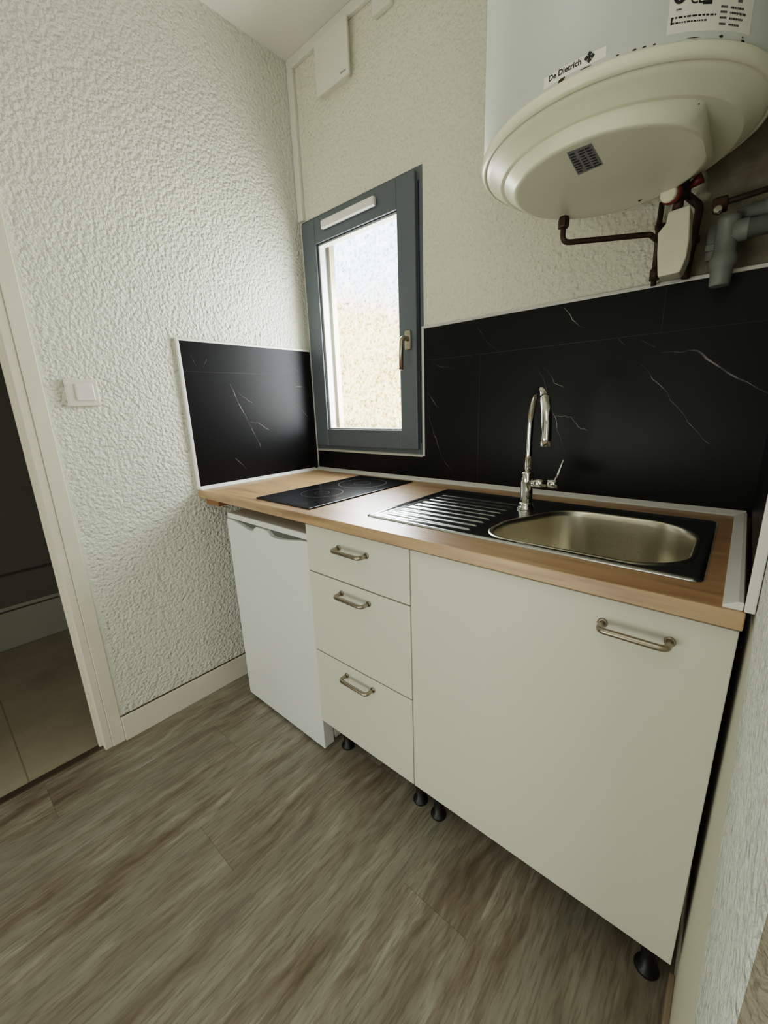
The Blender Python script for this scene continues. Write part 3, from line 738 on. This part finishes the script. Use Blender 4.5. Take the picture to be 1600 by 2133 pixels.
# rust chips along the seam
for a, z, ra, rz in ((-93.2, .0035, 1.3, .0035), (-42.9, .0045, .8, .0018), (-34.2, .002, 1.1, .002), (-34.5, .0065, .5, .0012), (-70, .003, .7, .0012), (-64, .003, .6, .0012), (-67, .003, .9, .001), (-75, .003, .5, .001), (-170, .004, 1.0, .004), (-52, .0035, 2.5, .0007), (-85, .0035, 3.0, .0007)):
    m = MB(); ps = []
    for i in range(9):
        x = 2 * PI * i / 9; k = random.uniform(.6, 1.15); ps.append(m.b.verts.new(cylp(a + ra * k * math.cos(x), HZ + z + .0015 + rz * k * math.sin(x), .0006)))
    m._fin([m.b.faces.new(ps)]); m.build('rust_spot', 'rust', t)

# ------------------------------------------------------------------ pipework
t = thing('cold_water_pipe', 'thin brown pipe running from under the heater to the safety valve', 'pipe', (1.30, -.16, 1.572))
pb = V(1.225, -.200, 1.572)
MB().tube(round_path([(1.225, -.20, 1.632), tuple(pb), (1.393, -.098, 1.572), (1.3985, -.042, 1.572)], .018, 6), .0062, 14).build('run', 'copper', t)
m = MB(); m.lathe([(.0125, 1.604), (.0135, 1.606), (.0135, 1.622), (.011, 1.626), (.011, 1.640)], (1.225, -.20, 0), 6, smooth=False); m.build('nut', 'brass_dark', t)
t = thing('riser_pipe', 'thin brown upright pipe behind the white trap housing', 'pipe', (1.398, -.03, 1.475))
MB().tube([(1.4005, -.030, 1.4725), (1.397, -.030, 1.60), (1.399, -.032, 1.655)], .0062, 14).build('run', 'copper', t)
MB().lathe([(.011, 0), (.011, .025), (.008, .028)], (1.4003, -.030, 1.484), 12).build('nut', 'brass_dark', t)
MB().box(1.388, 1.410, -.026, 0, 1.60, 1.612, bev=.002).build('clip', 'brass_dark', t)
t = thing('outlet_pipe', 'dark bent pipe between the valve and the grey drain', 'pipe', (1.47, -.03, 1.55))
MB().tube(round_path([(1.447, -.10, 1.640), (1.452, -.034, 1.650), (1.476, -.030, 1.625), (1.472, -.030, 1.560), (1.466, -.028, 1.475)], .02, 6), .0085, 14).build('run', 'copper', t)
MB().box(1.462, 1.482, -.024, 0, 1.555, 1.568, bev=.002).build('clip', 'brass_dark', t)
t = thing('safety_valve', 'brown safety valve with round white knob and red lever under the heater', 'valve', (1.437, -.12, 1.62))
kn = V(1.433, -.160, 1.624); ka = V(-.30, -.92, -.22).normalized()
MB().tube([kn - ka * .060, kn - ka * .012], .0145, 18).build('valve_body', 'brass_dark', t)
MB().tube([kn - ka * .014, kn - ka * .011, kn - ka * .004, kn - ka * .002], [.0185, .0205, .0205, .0185], 28).build('red_collar', 'red', t)
MB().tube([kn - ka * .003, kn + ka * .006, kn + ka * .009], [.0165, .0165, .0145], 28).build('knob', 'knob_white', t)
MB().tube([(1.452, -.155, 1.672), (1.450, -.150, 1.645), (1.447, -.105, 1.632)], [.015, .016, .013], 16).build('inlet', 'black_plastic', t)
MB().tube([kn - ka * .045 + V(0, 0, -.008), (1.445, -.122, 1.600)], .0105, 14).build('outlet', 'brass_dark', t)
MB().tube([(1.455, -.115, 1.640), (1.473, -.120, 1.646), (1.484, -.122, 1.650)], [.005, .009, .011], 12).build('lever', 'red', t)
t = thing('probe_cable', 'short black cable end sticking out beside the white valve knob', 'cable', (1.395, -.16, 1.635))
MB().tube([(1.374, -.163, 1.628), (1.396, -.160, 1.637), (1.418, -.155, 1.647), (1.443, -.152, 1.660)], [.0035, .0042, .004, .004], 10).build('lead', 'black_plastic', t)
t = thing('trap_housing', 'white plastic trap housing hanging below the safety valve', 'plastic housing', (1.445, -.10, 1.468))
pl = round_poly([(1.4235, 1.4690), (1.4665, 1.4705), (1.4745, 1.500), (1.4755, 1.535), (1.4690, 1.6030), (1.4300, 1.6000), (1.4275, 1.578), (1.4140, 1.562), (1.4170, 1.520)], [.004, .008, .02, .03, .004, .004, .003, .006, .05], 5)
MB().prism(pl, -.128, -.072, 'y').build('shell', 'knob_white', t, bev=.006, seg=3)
MB().box(1.430, 1.462, -.073, 0.0, 1.485, 1.50, bev=.002).build('holder', 'brass_dark', t)
# grey drain
t = thing('drain_funnel', 'grey plastic drain tee and elbow beside the white housing', 'drain pipe', (1.535, -.08, 1.44))
MB().lathe([(.0185, 1.436), (.0195, 1.440), (.0210, 1.470), (.0245, 1.474), (.0255, 1.478), (.0255, 1.490), (.0225, 1.496), (.0225, 1.500), (.0205, 1.502), (.0195, 1.56), (.021, 1.562), (.021, 1.572), (.015, 1.574)], (1.538, -.080, 0), 32).build('trap_cup', 'pvc_grey', t)
MB().tube([(1.548, -.080, 1.541), (1.572, -.080, 1.541), (1.574, -.080, 1.541), (1.5745, -.080, 1.541), (1.66, -.080, 1.541)], [.0215, .0215, .0215, .0185, .0185], 24).build('side_branch', 'pvc_grey', t)
MB().tube([(1.548, -.050, 1.578), (1.594, -.050, 1.580), (1.595, -.050, 1.580), (1.63, -.050, 1.581), (1.66, -.050, 1.581)], [.017, .017, .021, .021, .021], 24).build('upper_branch', 'pvc_grey', t)
MB().tube([(1.512, -.040, 1.500), (1.512, -.040, 1.572)], [.012, .014], 16).build('back_pipe', 'pvc_grey', t)
MB().box(1.50, 1.56, -.060, 0, 1.518, 1.532, bev=.002).build('clip', 'pvc_grey', t)
t = thing('feed_pipe', 'dark thin pipe with metal nut above the grey drain', 'pipe', (1.58, -.06, 1.60))
MB().tube([(1.515, -.085, 1.600), (1.530, -.085, 1.602), (1.672, -.078, 1.612)], .006, 12).build('run', 'brass_dark', t)
MB().box(1.505, 1.532, -.100, -.070, 1.586, 1.612, bev=.004).build('fitting', 'brass_dark', t)
MB().lathe([(.006, -.118), (.008, -.116), (.008, -.100), (.005, -.098)], (1.518, 0, 1.583), 10, 'y').build('nut', 'chrome', t)

# ------------------------------------------------------------------ light
wd = bpy.data.worlds.new('sky'); S.world = wd; wd.use_nodes = True
bg = wd.node_tree.nodes['Background']; bg.inputs['Color'].default_value = (.82, .91, 1.0, 1); bg.inputs['Strength'].default_value = 3.0
def lamp(name, kind, loc, energy, color, rot=None, look=None, **kw):
    l = bpy.data.lights.new(name, kind); l.energy = energy; l.color = color
    for k, v in kw.items(): setattr(l, k, v)
    o = bpy.data.objects.new(name, l); COL.objects.link(o); o.location = loc
    if look is not None: o.rotation_euler = (V(*look) - V(*loc)).to_track_quat('-Z', 'Y').to_euler()
    return o
lamp('sun', 'SUN', (0, -4, 8), 20.0, (1, .95, .86), look=(0.6, 2.6, 1.0), angle=math.radians(3))
lamp('sky_window_light', 'AREA', (.34, .14, 1.42), 16.0, (.94, .98, .98), look=(.40, -1.0, 1.40), shape='RECTANGLE', size=.46, size_y=.60)
lamp('room_fill_light', 'AREA', (2.55, -3.25, 1.25), 18.0, (.97, 1, .95), look=(1.0, -.3, 1.25), shape='RECTANGLE', size=1.6, size_y=1.9)  # added fill from behind the camera, no window modelled there
lamp('room_fill_light', 'AREA', (.50, -3.2, .50), 19.0, (.97, 1, .95), look=(1.45, -.4, 1.35), shape='RECTANGLE', size=1.3, size_y=.8)  # added low fill to lift the heater underside and right wall
lamp('overhead_fill_light', 'AREA', (1.8, -2.2, 2.5), 9.0, (.97, 1, .94), look=(1.8, -2.2, 0), shape='RECTANGLE', size=1.4, size_y=1.4)  # added overhead fill for the room, no fitting behind it

# ------------------------------------------------------------------ camera
R3 = Matrix(((0.75612893, -0.13937737, 0.63940831), (0.65348618, 0.21306014, -0.72633408), (-0.03499789, 0.9670467, 0.25218212)))
cam = bpy.data.cameras.new('camera'); co = bpy.data.objects.new('camera', cam); COL.objects.link(co)
co.matrix_world = Matrix.Translation((1.6269, -1.3544, 1.2017)) @ R3.to_4x4()
cam.sensor_fit = 'HORIZONTAL'; cam.sensor_width = 36.0; cam.lens = 850.74 / 1600 * 36.0
cam.clip_start = 0.01; cam.clip_end = 100
S.camera = co
S.view_settings.view_transform = 'Filmic'; S.view_settings.look = 'Medium High Contrast'
S.view_settings.exposure = 0.0; S.view_settings.gamma = 1.0
